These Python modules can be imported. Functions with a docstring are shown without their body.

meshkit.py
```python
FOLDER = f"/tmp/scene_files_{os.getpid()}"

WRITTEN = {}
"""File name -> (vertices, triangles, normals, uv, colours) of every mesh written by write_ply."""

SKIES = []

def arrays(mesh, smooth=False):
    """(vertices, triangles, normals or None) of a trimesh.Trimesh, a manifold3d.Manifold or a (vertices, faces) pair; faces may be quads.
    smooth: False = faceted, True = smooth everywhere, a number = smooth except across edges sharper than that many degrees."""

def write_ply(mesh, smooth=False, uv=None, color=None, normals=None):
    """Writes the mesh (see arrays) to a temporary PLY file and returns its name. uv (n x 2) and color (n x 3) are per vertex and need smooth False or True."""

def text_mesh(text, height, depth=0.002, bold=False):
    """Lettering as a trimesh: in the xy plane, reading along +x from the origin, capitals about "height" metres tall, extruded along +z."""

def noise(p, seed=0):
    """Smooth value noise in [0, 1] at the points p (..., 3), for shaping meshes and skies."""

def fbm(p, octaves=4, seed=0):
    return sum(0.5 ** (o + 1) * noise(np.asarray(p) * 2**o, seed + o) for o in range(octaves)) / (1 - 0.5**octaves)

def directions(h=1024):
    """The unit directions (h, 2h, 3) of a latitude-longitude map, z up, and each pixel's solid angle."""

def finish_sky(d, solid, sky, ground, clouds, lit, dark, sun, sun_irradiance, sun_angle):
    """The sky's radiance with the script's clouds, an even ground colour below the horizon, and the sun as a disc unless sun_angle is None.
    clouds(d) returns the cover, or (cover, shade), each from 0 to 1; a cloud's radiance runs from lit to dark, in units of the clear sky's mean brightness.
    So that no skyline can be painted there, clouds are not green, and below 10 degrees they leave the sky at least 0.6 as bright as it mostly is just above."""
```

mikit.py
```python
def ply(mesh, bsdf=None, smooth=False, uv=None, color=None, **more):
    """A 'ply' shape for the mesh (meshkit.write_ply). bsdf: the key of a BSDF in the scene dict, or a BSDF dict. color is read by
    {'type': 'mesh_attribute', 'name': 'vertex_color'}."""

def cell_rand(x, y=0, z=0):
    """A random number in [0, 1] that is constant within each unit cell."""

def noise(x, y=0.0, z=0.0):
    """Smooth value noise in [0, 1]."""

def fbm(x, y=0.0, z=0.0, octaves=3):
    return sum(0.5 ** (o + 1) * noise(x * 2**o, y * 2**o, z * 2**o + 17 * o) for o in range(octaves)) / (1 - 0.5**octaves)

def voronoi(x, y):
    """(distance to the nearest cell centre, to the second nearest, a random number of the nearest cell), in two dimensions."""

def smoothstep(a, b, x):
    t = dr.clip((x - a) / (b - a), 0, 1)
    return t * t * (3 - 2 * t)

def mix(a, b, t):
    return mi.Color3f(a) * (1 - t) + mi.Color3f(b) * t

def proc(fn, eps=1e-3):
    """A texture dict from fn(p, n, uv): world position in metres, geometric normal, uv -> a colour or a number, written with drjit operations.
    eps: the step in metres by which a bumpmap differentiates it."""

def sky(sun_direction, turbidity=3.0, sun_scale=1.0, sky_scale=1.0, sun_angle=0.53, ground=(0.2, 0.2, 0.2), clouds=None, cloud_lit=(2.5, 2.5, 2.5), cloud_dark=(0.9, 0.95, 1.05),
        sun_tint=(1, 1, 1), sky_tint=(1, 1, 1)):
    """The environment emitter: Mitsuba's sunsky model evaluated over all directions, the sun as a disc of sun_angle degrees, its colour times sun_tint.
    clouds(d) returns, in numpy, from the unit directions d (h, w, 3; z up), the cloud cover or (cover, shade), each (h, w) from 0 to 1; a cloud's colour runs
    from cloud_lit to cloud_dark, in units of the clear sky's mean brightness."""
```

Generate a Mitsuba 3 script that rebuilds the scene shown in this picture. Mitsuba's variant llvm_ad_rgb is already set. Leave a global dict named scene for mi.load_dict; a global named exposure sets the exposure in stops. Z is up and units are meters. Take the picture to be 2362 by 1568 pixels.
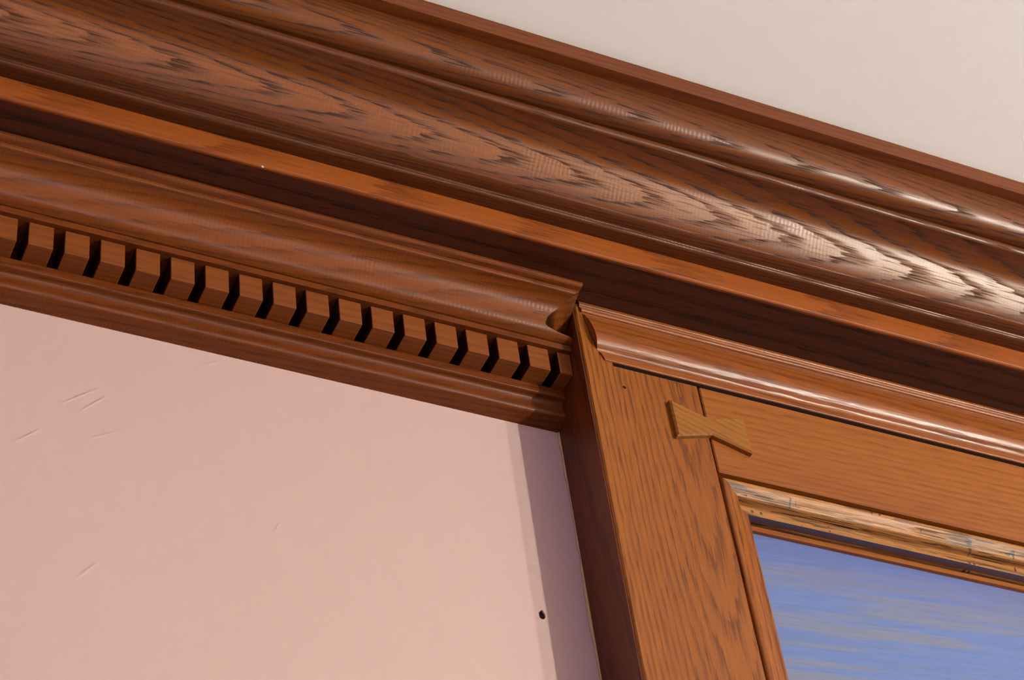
import math, random
import numpy as np, trimesh, mitsuba as mi, drjit as dr, mikit
from mikit import noise, fbm, smoothstep, mix, proc, cell_rand
from scipy.interpolate import CubicSpline, PchipInterpolator
from shapely.geometry import Polygon

scene, labels = {}, {}
H = 1.6                                   # the camera's height above the floor; the picture wall is the plane y = 1
# ---------------------------------------------------------------- camera
R = np.array([[0.90246582, -0.41613112, -0.11131183],      # right, down and forward of the camera in the room's axes
              [0.22255635, 0.67167604, -0.70662576],
              [0.36881446, 0.61293244, 0.6987773]])
tw = np.eye(4); tw[:3, 0], tw[:3, 1], tw[:3, 2], tw[:3, 3] = -R[0], -R[1], R[2], (0, 0, H)
scene['camera'] = {'type': 'thinlens', 'to_world': mi.ScalarTransform4f(tw.tolist()), 'fov': math.degrees(2 * math.atan(1181 / 5066.44)), 'fov_axis': 'x',
                   'near_clip': 0.01, 'far_clip': 100.0, 'aperture_radius': 0.0028, 'focus_distance': 1.58}
# ---------------------------------------------------------------- light
exposure = 0.5
LAMPS = [(2.18, -1.20, 0.56, 1.0), (2.63, -1.20, 0.56, 0.55)]   # bulbs under the ceiling: x, y, height over the camera, strength
LAMP_RGB = np.array([1.0, 0.975, 0.86]) * 6800
WINDOW_RGB = np.array([1.0, 0.84, 1.03]) * 2.35                 # daylight in the window behind the camera

# ---------------------------------------------------------------- helpers
def obj(key, mesh, mat, smooth=30, label=None, category=None, kind=None, group=None, **more):
    base, k, n = key, key, 0
    while k in scene:
        n += 1; k = f'{base}_{n:03d}'
    if isinstance(mesh, trimesh.Trimesh):
        mesh = mesh.copy(); mesh.apply_translation((0, 0, H))
    scene[k] = mikit.ply(mesh, mat, smooth=smooth, **more)
    note = {a: b for a, b in (('label', label), ('category', category), ('kind', kind), ('group', group)) if b}
    if note: labels[k] = note
    return k

def thing(key, label, category=None, kind=None, group=None):
    labels[key] = {a: b for a, b in (('label', label), ('category', category), ('kind', kind), ('group', group)) if b}
    return key

def box(x0, x1, y0, y1, z0, z1):
    m = trimesh.creation.box((x1 - x0, y1 - y0, z1 - z0)); m.apply_translation(((x0 + x1) / 2, (y0 + y1) / 2, (z0 + z1) / 2))
    return m

def bevel_box(x0, x1, y0, y1, z0, z1, c=0.0008):
    pts = []
    for x, sx in ((x0, 1), (x1, -1)):
        for y, sy in ((y0, 1), (y1, -1)):
            for z, sz in ((z0, 1), (z1, -1)):
                pts += [(x + sx * c, y + sy * c, z), (x + sx * c, y, z + sz * c), (x, y + sy * c, z + sz * c)]
    return trimesh.convex.convex_hull(np.array(pts))

def curve(pts, n=24):
    p = np.array(pts, float); t = np.r_[0, np.cumsum(np.linalg.norm(np.diff(p, axis=0), axis=1))]
    return CubicSpline(t, p, bc_type='natural')(np.linspace(0, t[-1], n)).tolist() if len(p) > 2 else p.tolist()

def rnd(pts, r=0.0006, n=3):
    """Rounds the corners of an open profile by at most r."""
    p = np.array(pts, float); out = [p[0]]
    for a, b, c in zip(p[:-2], p[1:-1], p[2:]):
        u, v = a - b, c - b; lu, lv = np.linalg.norm(u), np.linalg.norm(v)
        if lu < 1e-9 or lv < 1e-9: continue
        if u @ v / lu / lv < -0.9: out.append(b); continue
        q = min(r, 0.4 * lu, 0.4 * lv); s, e = b + u / lu * q, b + v / lv * q
        for t in np.linspace(0, 1, n): out.append((1 - t) ** 2 * s + 2 * t * (1 - t) * b + t * t * e)
    out.append(p[-1])
    return np.array(out).tolist()

def prism(profile, place):
    """A closed solid swept from place(profile, 0) to place(profile, 1); the profile is a closed 2-D polygon."""
    pr = np.array(profile, float)
    keep = np.r_[True, np.linalg.norm(np.diff(pr, axis=0), axis=1) > 1e-7]; pr = pr[keep]
    if np.linalg.norm(pr[0] - pr[-1]) < 1e-7: pr = pr[:-1]
    n = len(pr)
    v = np.vstack([place(pr, 0), place(pr, 1)])
    f = []
    for i in range(n):
        j = (i + 1) % n; f += [(i, j, n + j), (i, n + j, n + i)]
    import mapbox_earcut as ec
    t = ec.triangulate_float64(pr, np.array([n], dtype=np.uint32)).reshape(-1, 3).astype(int)
    f += [tuple(x[::-1]) for x in t] + [tuple(x + n) for x in t]
    m = trimesh.Trimesh(v, np.array(f), process=False)
    trimesh.repair.fix_normals(m)
    if m.volume < 0: m.invert()
    q = np.array(m.faces); q[2 * n:2 * n + len(t)] += 2 * n; q[2 * n + len(t):] += 2 * n         # the ends get vertices of their own, so that their edges stay sharp
    return trimesh.Trimesh(np.vstack([m.vertices, m.vertices]), q, process=False)

def run_x(profile, x0, x1):
    """profile: (projection from the wall, height) pairs; x0, x1: numbers or functions of (projection, height)."""
    def place(pr, e):
        x = (x0, x1)[e]; x = np.array([x(*q) for q in pr]) if callable(x) else np.full(len(pr), float(x))
        return np.c_[x, 1 - pr[:, 0], pr[:, 1]]
    return prism(profile, place)

# ---------------------------------------------------------------- wood
def oak(light, dark, tone, L, A, B, a0, b0, ring=0.006, slope=0.05, amp=0.004, seed=0., wob=2.2, chatter=0., contrast=1.0, pore=0.0007, squash=1.0, patch=0.3, jag=0.34, late=0.38, l0=0., sheen_band=0., hw=.02, gloss=None):
    """Solid oak: rings round an axis along L, cut by whatever surface; open pores gather at the start of each ring. L, A, B: functions of the point."""
    def fn(p, n, uv):
        z = p.z - H
        l, a, b = L(p.x, p.y, z) + seed, A(p.x, p.y, z), B(p.x, p.y, z)
        w1, w2 = noise(l * wob, a * 14 + seed, b * 14) - .5, noise(l * wob * 2.3 + 7, a * 30, b * 30 + seed) - .5
        aa, bb = (a - a0) * squash + amp * w1 * 2, b - b0 + slope * (l - seed - l0) + amp * (w1 + w2)
        r = dr.sqrt(aa * aa + bb * bb) / ring
        r = r + jag * (noise(l * 60 + seed, a / (pore * 1.8), b / (pore * 1.8)) - .5) + .25 * (noise(l * 9, a * 60, b * 60 + seed) - .5)
        t = r - dr.floor(r)
        early = smoothstep(0.0, .05, t) * (1 - smoothstep(.10, .55, t))
        streak = noise(l * 62, a / pore, b / pore + seed)
        fine = noise(l * 30, a / pore * .55 + 40, b / pore * .55)
        dash = smoothstep(.40, .66, streak)
        k = early * (.45 + .55 * dash) + late * (1 - early) * smoothstep(.56, .80, streak)
        cloud = noise(l * 3 + seed, a * 18, b * 18)
        col = mix(light, tone, dr.clip(cloud * .7 + fine * .45 - patch, 0, 1))
        if gloss: return gloss[0] + (gloss[1] - gloss[0]) * dr.clip(k, 0, 1)
        if sheen_band: col = col * mix((1, 1, 1), (1 + sheen_band, 1 + 1.25 * sheen_band, 1 + sheen_band), dr.exp(-dr.square((a - a0) / hw)))  # paler wood mid-figure, with a highlight band painted into the colour
        col = mix(col, dark, dr.clip(k * contrast, 0, 1))
        if chatter:
            c = dr.sin((p.x + .0012 * noise(p.x * 90, z * 40)) * (2 * math.pi / .0031)) * noise(p.x * 25, z * 60, p.y * 60)
            col = col * (1 + chatter * c)
        return col
    return fn

def end_shade(fn, lo=.7, hi=.9):
    return lambda p, n, uv: fn(p, n, uv) * (1 - .85 * smoothstep(lo, hi, dr.abs(n.x)))      # slot and end shade painted in, along with stain soaked into sawn ends

def cracked(fn):
    def g(p, n, uv):
        z = p.z - H
        c = smoothstep(.66, .74, noise(p.x * 42, z * 900, p.y * 900)) * smoothstep(.45, .6, noise(p.x * 16, z * 150, 3))
        v = smoothstep(.80, .86, noise(p.x * 420, z * 120, 8)) * smoothstep(.55, .7, noise(p.x * 60, z * 300, 5))
        return fn(p, n, uv) * (1 - .8 * dr.maximum(c, v))                                     # splits and chips in the old varnish
    return g

def wood_bump(L, A, B, pore=0.0008, chatter=0., rough=0.):
    def fn(p, n, uv):
        z = p.z - H
        l, a, b = L(p.x, p.y, z), A(p.x, p.y, z), B(p.x, p.y, z)
        h = noise(l * 60, a / pore, b / pore) * .5
        if chatter: h = h + chatter * dr.sin((p.x + .004 * noise(p.x * 40, z * 30)) * (2 * math.pi / .0034)) * smoothstep(.2, .8, noise(p.x * 30, z * 90, p.y * 90))
        if rough: h = h + rough * (smoothstep(.5, .75, noise(l * 40, a * 260, b * 260)) + 1.5 * noise(l * 14, a * 90, b * 90))
        return h
    return fn

def varnished(color, rough=0.33, bump=None, depth=0.00004, spec=0.3, coat=0.0, coat_gloss=0.75):
    inner = {'type': 'principled', 'base_color': proc(color), 'roughness': rough, 'specular': spec, 'clearcoat': coat, 'clearcoat_gloss': coat_gloss}
    if bump is not None:
        inner = {'type': 'bumpmap', 'arbitrary': proc(bump, 2e-4), 'scale': depth, 'bsdf': inner}
    return {'type': 'twosided', 'bsdf': inner}

X_ = lambda x, y, z: x
Y_ = lambda x, y, z: y
Z_ = lambda x, y, z: z
FACE = lambda x, y, z: (z + 1 - y) * .7071          # up the slope of the crown
DEEP = lambda x, y, z: (z - 1 + y) * .7071          # into it
C_L, C_D, C_T = (.108, .0268, .0034), (.021, .0045, .0015), (.054, .0112, .0017)
crown_grain = dict(ring=.0036, slope=.062, amp=.0016, seed=3.1, contrast=.88, squash=1.6, sheen_band=.85, hw=.014, l0=.12, jag=.34)
scene['cornice_oak'] = varnished(oak(C_L, C_D, C_T, X_, FACE, DEEP, .932, .729, chatter=.07, **crown_grain), proc(oak(C_L, C_D, C_T, X_, FACE, DEEP, .932, .729, gloss=(.33, .75), **crown_grain)),
                                 wood_bump(X_, FACE, DEEP, chatter=.6), .00003, spec=.27)
ovolo_grain = dict(ring=.0042, slope=.06, amp=.0018, seed=7.3, contrast=.88, squash=1.5, sheen_band=.6, hw=.012, l0=.25, jag=.34)
scene['ovolo_oak'] = varnished(oak(C_L, C_D, C_T, X_, FACE, DEEP, .985, .728, chatter=.07, **ovolo_grain), proc(oak(C_L, C_D, C_T, X_, FACE, DEEP, .985, .728, gloss=(.33, .75), **ovolo_grain)),
                               wood_bump(X_, FACE, DEEP, chatter=.6), .00003, spec=.27)
scene['board_oak'] = varnished(oak((.240, .062, .0098), (.085, .0185, .0048), (.160, .037, .006), X_, Z_, Y_, 1.153, .878, ring=.0060, slope=.05, amp=.004, seed=9.4, contrast=.7, late=.25), .42, wood_bump(X_, Z_, Y_), .00004, spec=.2)
scene['soffit_shade_oak'] = varnished(oak((.060, .0125, .003), (.013, .0030, .0014), (.036, .0075, .002), X_, Y_, Z_, 1.3, .2, ring=.0055, slope=.004, amp=.002, seed=21.4, contrast=1., late=.5), .5, wood_bump(X_, Y_, Z_), .00003, spec=.2)  # colour darkened to carry the shade under the board
scene['dentil_oak'] = varnished(end_shade(oak((.185, .049, .0080), (.080, .0185, .0035), (.135, .034, .0055), X_, Z_, Y_, 1.3, .6, ring=.004, slope=.01, amp=.002, seed=17.2, contrast=.5)), .42,
                                wood_bump(X_, Z_, Y_), .00003)
scene['bed_oak'] = varnished(end_shade(oak((.140, .0335, .0046), (.040, .0085, .0022), (.080, .0165, .0025), X_, Z_, Y_, 1.122, .928, ring=.0050, slope=.075, amp=.003, seed=5.7, chatter=.09, contrast=.55, late=.22, sheen_band=.3, hw=.01, jag=.34), .30, .55), .34, wood_bump(X_, Z_, Y_, chatter=.35), .00005)  # its cut end is darkened for the shadow of the frame
F_L, F_D, F_T = (.232, .069, .0066), (.072, .0165, .0032), (.160, .040, .0042)
scene['stile_oak'] = varnished(oak(F_L, F_D, F_T, Z_, X_, Y_, .704, .937, ring=.0042, slope=-.055, amp=.0022, seed=1.7, contrast=.85, wob=5, pore=.00055, patch=.35, l0=1.12, jag=.7), .42, wood_bump(Z_, X_, Y_), .00004)
scene['side_oak'] = varnished(oak((.110, .022, .0032), (.034, .0065, .0018), (.075, .0145, .0022), Z_, Y_, X_, .99, .55, ring=.006, slope=.03, amp=.004, seed=31.7, contrast=.7), .45, wood_bump(Z_, Y_, X_), .00004)  # redder oak, with part of the side's shade put into the colour
scene['rail_oak'] = varnished(oak((0.2451, 0.0740, 0.0090), (0.1161, 0.0292, 0.0052), (0.1806, 0.0482, 0.0065), X_, Z_, Y_, 1.15, .80, ring=.0036, slope=.012, amp=.003, seed=6.6, contrast=.6), .42, wood_bump(X_, Z_, Y_), .00004)
scene['head_oak'] = varnished(oak((0.2279, 0.0645, 0.0095), (0.0731, 0.0172, 0.0043), (0.1591, 0.0387, 0.0062), X_, Z_, Y_, 1.06, .86, ring=.005, slope=.02, amp=.003, seed=8.8, contrast=.7), .36,
                              wood_bump(X_, Z_, Y_, rough=.6), .00014, spec=.5)
scene['bead_oak'] = varnished(cracked(oak((.300, .125, .030), (.060, .018, .005), (.200, .068, .013), X_, Z_, Y_, .9, .86, ring=.004, slope=.02, amp=.003, seed=2.2, contrast=.9, jag=.6)), .44, wood_bump(X_, Z_, Y_, rough=1.2), .00022)
scene['bead_side_oak'] = varnished(oak(F_L, F_D, F_T, Z_, X_, Y_, .9, .86, ring=.0045, slope=.02, amp=.003, seed=4.2, contrast=.9), .34, wood_bump(Z_, X_, Y_, rough=.4), .0001)
scene['key_oak'] = varnished(oak((.250, .096, .012), (.110, .034, .006), (.195, .066, .0090), lambda x, y, z: x * .93 - z * .37, lambda x, y, z: z * .93 + x * .37, Y_, 1.4, .90, ring=.005, slope=.02,
                                 amp=.003, seed=12.2, contrast=.6), .42, wood_bump(X_, Z_, Y_), .00003)

# ---------------------------------------------------------------- paint and other colours
def pink(p, n, uv):
    z = p.z - H
    c = mix((.440, .303, .276), (.458, .321, .293), fbm(p.x * 5, z * 5, 0, 3))
    c = mix(c, (.405, .250, .335), .62 * smoothstep(.590, .612, p.x + .004 * (noise(z * 9, 1) - .5)))  # purple tint of the frame's shadow, painted into the wall colour
    return c
def scratch(x, z, x0, z0, x1, z1, w):
    dx, dz = x1 - x0, z1 - z0; t = dr.clip(((x - x0) * dx + (z - z0) * dz) / (dx * dx + dz * dz), 0, 1)
    d = dr.sqrt(dr.square(x - x0 - t * dx) + dr.square(z - z0 - t * dz))
    return (1 - smoothstep(0, w, d)) * dr.sin(t * math.pi)
def wall_relief(p, n, uv):
    z = p.z - H; x = p.x
    h = .10 * noise(x * 420, z * 420) + .12 * noise(x * 160, z * 160) + .2 * noise(x * 40, z * 40)
    for a in ((.262, .975, .292, 1.000, .0012), (.275, .972, .297, .995, .0012), (.283, .952, .305, .965, .0013), (.235, .935, .256, .955, .0010), (.278, .838, .293, .856, .0014),
              (.405, .905, .410, .915, .0012), (.36, 1.040, .372, 1.048, .0010)):
        h = h + scratch(x, z, *a) * 5
    return h
scene['pink_paint'] = {'type': 'twosided', 'bsdf': {'type': 'bumpmap', 'arbitrary': proc(wall_relief, 3e-4), 'scale': 0.0001,
                       'bsdf': {'type': 'principled', 'base_color': proc(pink), 'roughness': .6, 'specular': .3}}}
scene['ceiling_paint'] = {'type': 'twosided', 'bsdf': {'type': 'diffuse', 'reflectance': proc(lambda p, n, uv: mix((.935, .965, .970), (.915, .945, .95), fbm(p.x * 3, p.y * 3, 0, 2)))}}
scene['floor_wood'] = {'type': 'twosided', 'bsdf': {'type': 'diffuse', 'reflectance': {'type': 'rgb', 'value': (.14, .10, .075)}}}
def blue(p, n, uv):
    z = p.z - H; x = p.x
    v = z - .10 * (x - .8) + .01 * noise(x * 6, z * 12)
    a = noise(x * 9 + 3, v * 190, 1) * .55 + noise(x * 22, v * 520, 2) * .45
    b = noise(x * 4, v * 60, 4)
    d = noise(x * 40, v * 900, 6)
    c = mix((.125, .140, .215), (.082, .130, .300), smoothstep(.40, .68, a * .7 + b * .35))
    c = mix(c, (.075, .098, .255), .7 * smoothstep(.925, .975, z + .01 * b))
    return c * (.93 + .14 * d)
scene['blue_streaked'] = {'type': 'twosided', 'bsdf': {'type': 'principled', 'base_color': proc(blue), 'roughness': .45, 'specular': .4}}  # pale streaked blue, deeper towards the top
scene['reflection_tint'] = {'type': 'twosided', 'bsdf': {'type': 'principled', 'base_color': {'type': 'rgb', 'value': (.050, .036, .052)}, 'roughness': .18, 'specular': .8}}  # base colour tinted purple to stand in for the blue panel's reflection
scene['dark_brown'] = {'type': 'twosided', 'bsdf': {'type': 'diffuse', 'reflectance': {'type': 'rgb', 'value': (.03, .009, .004)}}}
scene['black'] = {'type': 'twosided', 'bsdf': {'type': 'diffuse', 'reflectance': {'type': 'rgb', 'value': (.012, .007, .006)}}}
scene['caulk'] = {'type': 'twosided', 'bsdf': {'type': 'diffuse', 'reflectance': {'type': 'rgb', 'value': (.42, .33, .20)}}}
scene['room_paint'] = {'type': 'twosided', 'bsdf': {'type': 'diffuse', 'reflectance': {'type': 'rgb', 'value': (.34, .25, .22)}}}
scene['white_paint'] = {'type': 'twosided', 'bsdf': {'type': 'principled', 'base_color': {'type': 'rgb', 'value': (.7, .68, .63)}, 'roughness': .4}}
scene['brass'] = {'type': 'twosided', 'bsdf': {'type': 'roughconductor', 'material': 'Cu', 'alpha': .25}}

# ---------------------------------------------------------------- the room
ZC = 1.2598                                                       # ceiling height over the camera
XL, XR, YB = -2.4, 4.2, -3.2
HX, HZ = .5918, .8800                                             # the nail hole
hole = [(HX + r * math.cos(t), HZ + r * 1.25 * math.sin(t)) for t, r in zip(np.linspace(0, 2 * math.pi, 11)[:-1], (.0024, .0026, .0030, .0034, .0027, .0024, .0026, .0025, .0023, .0022))]
hole[2] = (HX + .0006, HZ + .0052)
wall = trimesh.creation.extrude_polygon(Polygon([(XL, -H), (XR, -H), (XR, ZC), (XL, ZC)], [hole]), .12, engine='earcut')
wall.apply_transform(np.array([[1, 0, 0, 0], [0, 0, 1, 1], [0, 1, 0, 0], [0, 0, 0, 1.]])); trimesh.repair.fix_normals(wall)
obj('wall_back', wall, 'pink_paint', False, 'pale pink painted wall under the dentil moulding, left of the oak frame', kind='structure')
plug = trimesh.creation.extrude_polygon(Polygon(hole).buffer(.0004), .004, engine='earcut')
plug.apply_transform(np.array([[1, 0, 0, 0], [0, 0, 1, 1.0015], [0, 1, 0, 0], [0, 0, 0, 1.]])); trimesh.repair.fix_normals(plug)
obj('wall_back__nail_hole', plug, 'black', False, 'small black hole in the pink wall near the oak frame')
zs = np.linspace(-.2, 1.054, 120)
rng = np.random.default_rng(4)
wd = .0011 + .0007 * np.sin(zs * 37) + .0005 * rng.standard_normal(120)
wd = np.clip(wd, .0003, .003)
cv = np.vstack([np.c_[.6285 - wd, np.full(120, .9996), zs], np.c_[np.full(120, .6284), np.full(120, .9990), zs]])
cf = [(i, i + 1, 121 + i) for i in range(119)] + [(i, 121 + i, 120 + i) for i in range(119)]
cm = trimesh.Trimesh(cv, cf, process=False); cb = cm.copy(); cb.vertices = cb.vertices + (0, .0014, 0); cb.invert()
obj('wall_back__paint_edge', trimesh.util.concatenate([cm, cb]), 'caulk', False, 'thin cream edge of old paint along the oak frame')
obj('ceiling', box(XL, XR, YB, 1.12, ZC, ZC + .1), 'ceiling_paint', False, 'plain off-white ceiling above the oak cornice', kind='structure')
obj('floor', box(XL, XR, YB, 1.12, -H - .1, -H), 'floor_wood', False, 'plain brown wooden floor', kind='structure')
obj('wall_left', box(XL - .1, XL, YB, 1.12, -H, ZC), 'room_paint', False, 'plain side wall at the left end of the room', kind='structure')
obj('wall_right', box(XR, XR + .1, YB, 1.12, -H, ZC), 'room_paint', False, 'plain side wall at the right end of the room', kind='structure')
WX0, WX1, WZ0, WZ1 = -.9, 1.1, -.7, .75
front = trimesh.creation.extrude_polygon(Polygon([(XL, -H), (XR, -H), (XR, ZC), (XL, ZC)], [[(WX0, WZ0), (WX1, WZ0), (WX1, WZ1), (WX0, WZ1)]]), .1, engine='earcut')
front.apply_transform(np.array([[1, 0, 0, 0], [0, 0, 1, YB - .1], [0, 1, 0, 0], [0, 0, 0, 1.]])); trimesh.repair.fix_normals(front)
obj('wall_front', front, 'room_paint', False, 'plain wall with a window, opposite the cornice', kind='structure')
pane = trimesh.Trimesh([(WX0, YB - .06, WZ0), (WX1, YB - .06, WZ0), (WX1, YB - .06, WZ1), (WX0, YB - .06, WZ1)], [(0, 2, 1), (0, 3, 2)], process=False)
if pane.face_normals[0][1] < 0: pane.invert()
obj('window_1', pane, 'white_paint', False, 'daylit window in the wall opposite the cornice', kind='structure', emitter={'type': 'area', 'radiance': {'type': 'rgb', 'value': WINDOW_RGB.tolist()}})
fr = [box(WX0, WX0 + .06, YB - .05, YB + .01, WZ0, WZ1), box(WX1 - .06, WX1, YB - .05, YB + .01, WZ0, WZ1), box(WX0, WX1, YB - .05, YB + .01, WZ0, WZ0 + .06),
      box(WX0, WX1, YB - .05, YB + .01, WZ1 - .06, WZ1), box(.07, .13, YB - .05, YB + .01, WZ0, WZ1)]
obj('window_1__window_frame', trimesh.util.concatenate(fr), 'white_paint', False)
for i, (lx, ly, lz, s) in enumerate(LAMPS):
    k = 'pendant_lamp' + (f'_{i:03d}' if i else '')
    thing(k, ('bare bulb on a short brass stem below the ceiling', 'dimmer bare bulb on a brass stem, farther from the oak frame')[i], 'lamp')
    b = trimesh.creation.icosphere(subdivisions=3, radius=.024); b.apply_translation((lx, ly, lz))
    obj(k + '__bulb', b, 'white_paint', True, emitter={'type': 'area', 'radiance': {'type': 'rgb', 'value': (LAMP_RGB * s).tolist()}})
    st = trimesh.creation.revolve(np.array([(0, lz + .0245), (.013, lz + .0245), (.014, lz + .06), (.004, lz + .065), (.004, ZC - .02), (.04, ZC - .012), (.045, ZC - .0005), (0, ZC - .0005)]), sections=24)
    st.apply_translation((lx, ly, 0)); trimesh.repair.fix_normals(st)
    obj(k + '__stem', st, 'brass')

# ---------------------------------------------------------------- cornice: crown, fascia board
X0, X1 = -.9, 2.3
BACK = .012
cr = thing('crown_moulding', 'large dark oak crown moulding with a broad hollow, running along the ceiling', 'crown moulding')
ov = [(.158 + .0175 * math.sin(t) ** .9, 1.2137 + .0303 * (1 - math.cos(t)) ) for t in np.linspace(0.0, math.pi / 2, 20)]
sp = np.linspace(0, 1, 60); ph = np.radians(PchipInterpolator([0, .08, .2, .54, .72, 1], [8, 21, 26, 32, 58, 89])(sp))
cv_ = np.c_[np.r_[0, np.cumsum(np.sin(ph))[:-1]], np.r_[0, np.cumsum(np.cos(ph))[:-1]]]; cv_ = cv_ / cv_[-1]
cove = [(.118 + .0375 * a, 1.1704 + .0349 * b) for a, b in cv_[::2]] + [(.1555, 1.2053)]
def strip(key, face, lo, hi, mat='cornice_oak', x0=X0, x1=X1, label=None):
    """face from bottom to top; lo, hi: the inner ends of the bottom and the top of the strip."""
    obj(key, run_x(list(face) + [hi, lo], x0, x1), mat, 28, label)
strip(cr + '__top_fillet', rnd([(.150, 1.2440), (.1850, 1.2440), (.1850, ZC), (.150, ZC)], .0007)[1:-1], (.150, 1.2440), (.150, ZC), 'bed_oak')
strip(cr + '__ovolo', ov, (.140, 1.2137), (.150, 1.2440), 'ovolo_oak')
strip(cr + '__bead', [(.1538 + .0042 * math.cos(t), 1.2095 + .0042 * math.sin(t)) for t in np.linspace(-math.pi / 2, math.pi / 2, 18)], (.140, 1.2053), (.140, 1.2137))
strip(cr + '__cove', cove, (.095, 1.1704), (.140, 1.2053))
strip(cr + '__lower_bead', rnd([(.095, 1.1633), (.1045, 1.1633), (.1060, 1.1635), (.1072, 1.1643), (.1077, 1.1655), (.1073, 1.1668), (.1082, 1.1676), (.1105, 1.1676), (.1150, 1.1683), (.1172, 1.1694), (.1180, 1.1704)], .0005)[1:],
      (.095, 1.1633), (.095, 1.1704))
ZS = 1.1430
fa = thing('fascia_board', 'square-edged oak board under the crown moulding, with an underside colour darkened for shade', 'fascia board')
obj(fa + '__face_board', run_x(rnd([(.0925, ZS + .0004), (.0945, ZS), (.0961, ZS + .0014), (.0961, 1.1633), (.0925, 1.1633)], .0006), X0, X1), 'board_oak', 28)
obj(fa + '__soffit_board', run_x([(.0, ZS + .0002), (.0925, ZS + .0002), (.0925, ZS + .012), (.0, ZS + .012)], X0, X1), 'soffit_shade_oak', 28, 'straight-grained underside board with shade darkened into its colour')

# ---------------------------------------------------------------- dentil moulding
dm = thing('dentil_moulding', 'dark oak dentil moulding with a row of square blocks, on the pink wall', 'dentil moulding')
XE = .6284
yend = PchipInterpolator([1.10, 1.1102, 1.1125, 1.1155, 1.1210, 1.1265, 1.1315, 1.1345, 1.1382, 1.1430], [.6284, .6284, .612, .6050, .6065, .6115, .6180, .6225, .6268, .6275])
cy = curve([(.0370, 1.1079), (.0423, 1.1113), (.0458, 1.1200), (.0505, 1.1293), (.0570, 1.1333), (.0621, 1.1345)], 48)
top = rnd([(.0621, 1.1345), (.0626, 1.1350), (.0630, 1.1358), (.0630, 1.1376), (.0655, 1.1378), (.0672, 1.1383), (.0684, 1.1393), (.0688, 1.1408), (.0680, ZS)], .0004)
obj(dm + '__bed_moulding', run_x([(.0, 1.1079)] + cy + top[1:] + [(.0, ZS)], X0, lambda p, z: float(yend(z))), 'bed_oak', 16)
obj(dm + '__fillet', run_x(rnd([(.0, 1.1022), (.0360, 1.1022), (.0360, 1.1079), (.0, 1.1079)], .0005), X0, XE), 'bed_oak', 28)
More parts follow.
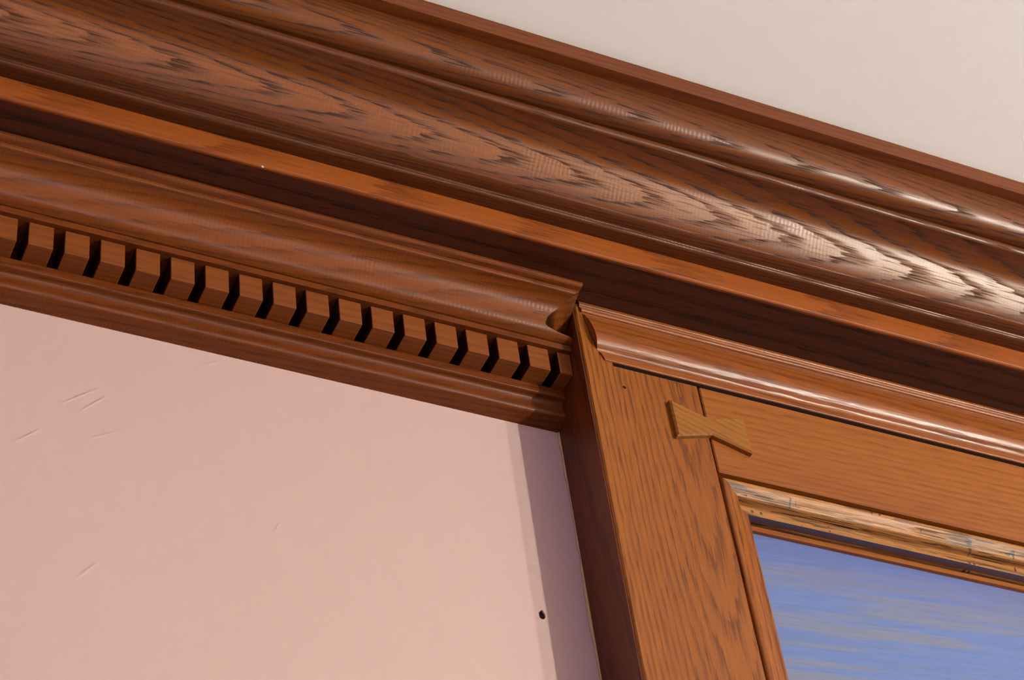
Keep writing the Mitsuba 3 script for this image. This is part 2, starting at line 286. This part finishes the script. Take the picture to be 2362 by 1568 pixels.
obj(dm + '__backing', run_x([(0, 1.0809), (.004, 1.0809), (.004, 1.1022), (0, 1.1022)], X0, XE), 'dark_brown', False)  # near-black colour carries the shade deep in the slots
base = rnd([(.0, 1.0536), (.0045, 1.0550)], .0004) + curve([(.0090, 1.0562), (.0118, 1.0580), (.0126, 1.0605), (.0113, 1.0640), (.0108, 1.0680), (.0122, 1.0715), (.0148, 1.0725)], 24) + \
    rnd([(.0155, 1.0727), (.0165, 1.0735), (.0165, 1.0809), (.0, 1.0809)], .0006)
obj(dm + '__base_moulding', run_x(base, X0, XE), 'bed_oak', 28)
pitch, g0 = .02428, .2334 * .9673
dent = bevel_box(-(.69 * pitch) / 2, (.69 * pitch) / 2, .9673, .9962, 1.0809, 1.1022, .0004)
for k in range(-22, 17):
    c = g0 + (k - .5) * pitch
    m = dent.copy(); m.apply_translation((c, 0, 0))
    obj(dm + '__dentil', m, 'dentil_oak', False)
obj(dm + '__dentil', bevel_box(g0 + 16 * pitch + .155 * pitch, XE, .9673, .9962, 1.0809, 1.1022, .0004), 'dentil_oak', False)

# ---------------------------------------------------------------- oak frame with its panel
of = thing('oak_frame', 'golden oak panel frame with a moulded head, reaching down from the dark cornice', 'frame')
XS0, XS1, YF = .6285, .7234, .952
ZB = -H
obj(of + '__stile', bevel_box(XS0 + .0015, XS1, YF, .9995, ZB, ZS - .0004, .0012), 'stile_oak', False)
obj(of + '__side_board', bevel_box(XS0, XS0 + .0015, YF + .0013, .9995, ZB, ZS - .0004, .0004), 'side_oak', False, 'reddish side of the frame, its colour partly darkened for shade')
obj(of + '__rail', bevel_box(.7246, 1.7, YF + .0003, .9995, 1.0022, ZS - .0004, .0008), 'rail_oak', False)
xe = PchipInterpolator([1.08, 1.088, 1.10, 1.129, 1.134, 1.1430], [.6500, .6470, .6415, .6365, .6345, .6325])
hp = lambda th, p: (p - .0028, (1.0028 - p) * math.tan(math.radians(th)))
head = [(.0475, hp(48.82, .0515)[1])] + rnd([hp(48.82, .0513), hp(48.86, .0521), hp(48.99, .0522), hp(49.02, .0512)], .0004) + \
    curve([hp(49.03, .0508), hp(49.08, .0513), hp(49.18, .0531), hp(49.30, .0551), hp(49.42, .0564), hp(49.55, .0569), hp(49.70, .0562), hp(49.85, .0544), hp(49.93, .0525)], 40) + \
    [hp(49.955, .0508), hp(49.985, .0510)] + curve([hp(50.00, .0518), hp(50.05, .0528), hp(50.10, .0525), hp(50.13, .0520), hp(50.18, .0530), hp(50.25, .0532), (.0500, 1.1427)], 30) + [(.0475, 1.1427)]
head += [(.0475, 1.125), (.0475, 1.110), (.0475, 1.097)]
fr_ = np.array([q for q in head if q[0] > .0478]); fr_ = fr_[np.argsort(fr_[:, 1])]
obj(of + '__head_moulding', run_x(head, lambda p, z: float(xe(z)) + (1.0 * float(np.interp(z, fr_[:, 1], fr_[:, 0]) - p) if p < .0478 else 0), 1.7), 'head_oak', 28)
bd = [(.0300, 1.0004), (.0436, 1.0000)] + curve([(.0446, .9997), (.0460, .9985), (.0458, .9955), (.0437, .9920), (.0425, .9905)], 16) + curve([(.0424, .9900), (.0418, .9886), (.0390, .9870)], 8) + \
    rnd([(.0362, .9866), (.0350, .9860), (.0350, .9793), (.0285, .9793)], .0005)[:-1]
bdc = bd + [(.0285, .9793), (.0240, .9793), (.0240, 1.0022), (.0300, 1.0022)]
KX = 1.19
cut = lambda p, z: .7237 + (1.0022 - z) * KX
obj(of + '__bead_moulding', run_x(bdc, cut, 1.7), 'bead_oak', 28, 'worn shiny bead moulding above the blue panel')
obj(of + '__bead_moulding', prism(bdc, lambda pr, e: np.c_[.7237 + (1.0022 - pr[:, 1]) * KX, 1 - pr[:, 0], np.full(len(pr), ZB) if e else pr[:, 1]]), 'bead_side_oak', 28)
obj(of + '__rebate', run_x([(.0285, .97945), (.0348, .97935), (.0348, .97915), (.0285, .97915)], .752, 1.7), 'reflection_tint', False, 'dark glossy underside of the bead, tinted for the reflection of the panel')
obj(of + '__glazing_strip', bevel_box(.752, 1.7, .973, .9768, .973, .9774, .0004), 'rail_oak', False)
obj(of + '__panel', box(.745, 1.7, .9764, .9990, ZB, .9793), 'blue_streaked', False, 'pale blue streaked panel')
bt = [(.6929, 1.0592), (.7243, 1.0495), (.7545, 1.0590), (.7548, 1.0240), (.7236, 1.0335), (.6933, 1.0240)]
poly = Polygon(bt)
o = np.array(poly.exterior.coords)[:-1]; i1 = np.array(poly.buffer(-.0013, join_style=2).exterior.coords)[:-1]
i1 = np.array([min(i1, key=lambda q: np.hypot(*(q - a))) for a in o])
def key_mesh():
    n = 6; rings = [(o, .0475), (o, .0512), (i1, .0525)]
    v = np.vstack([np.c_[r[:, 0], np.full(n, 1 - p), r[:, 1]] for r, p in rings])
    f = [t for k in range(2) for a in range(n) for b in [(a + 1) % n] for t in ((k * n + a, k * n + b, k * n + n + b), (k * n + a, k * n + n + b, k * n + n + a))]
    top = [(0, 1, 5), (1, 4, 5), (1, 2, 4), (2, 3, 4)]
    f += [tuple(2 * n + x for x in t) for t in top] + [t[::-1] for t in top]
    m = trimesh.Trimesh(v, f, process=False); trimesh.repair.fix_normals(m)
    if m.volume < 0: m.invert()
    return m
obj(of + '__gap_shade_strip', run_x([(.0470, 1.0842), (.0482, 1.0842), (.0482, 1.0890), (.0470, 1.0890)], .6535, 1.7), 'black', False, 'black strip for the shade and grime of the gap under the head moulding')  # flush black strip standing in for the shade and grime of a gap
obj(of + '__butterfly_key', key_mesh(), 'key_oak', False, 'bow-tie shaped inlaid key across the joint')

def fleck(key, x, y, z, r, mat, squash, label):
    m = trimesh.creation.icosphere(subdivisions=1, radius=1); m.apply_scale((r, squash, r)); m.apply_translation((x, y, z))
    obj(key, m, mat, True, label)
scene['bare_plaster'] = {'type': 'twosided', 'bsdf': {'type': 'diffuse', 'reflectance': {'type': 'rgb', 'value': (.45, .40, .36)}}}
fleck(fa + '__plaster_fleck', .3706, .9050, 1.1433, .0011, 'bare_plaster', .0006, 'tiny pale fleck on the lower edge')
fleck(of + '__nail_head', .6593, YF + .0001, 1.0647, .0015, 'dark_brown', .0004, 'small dark nail head near the top')
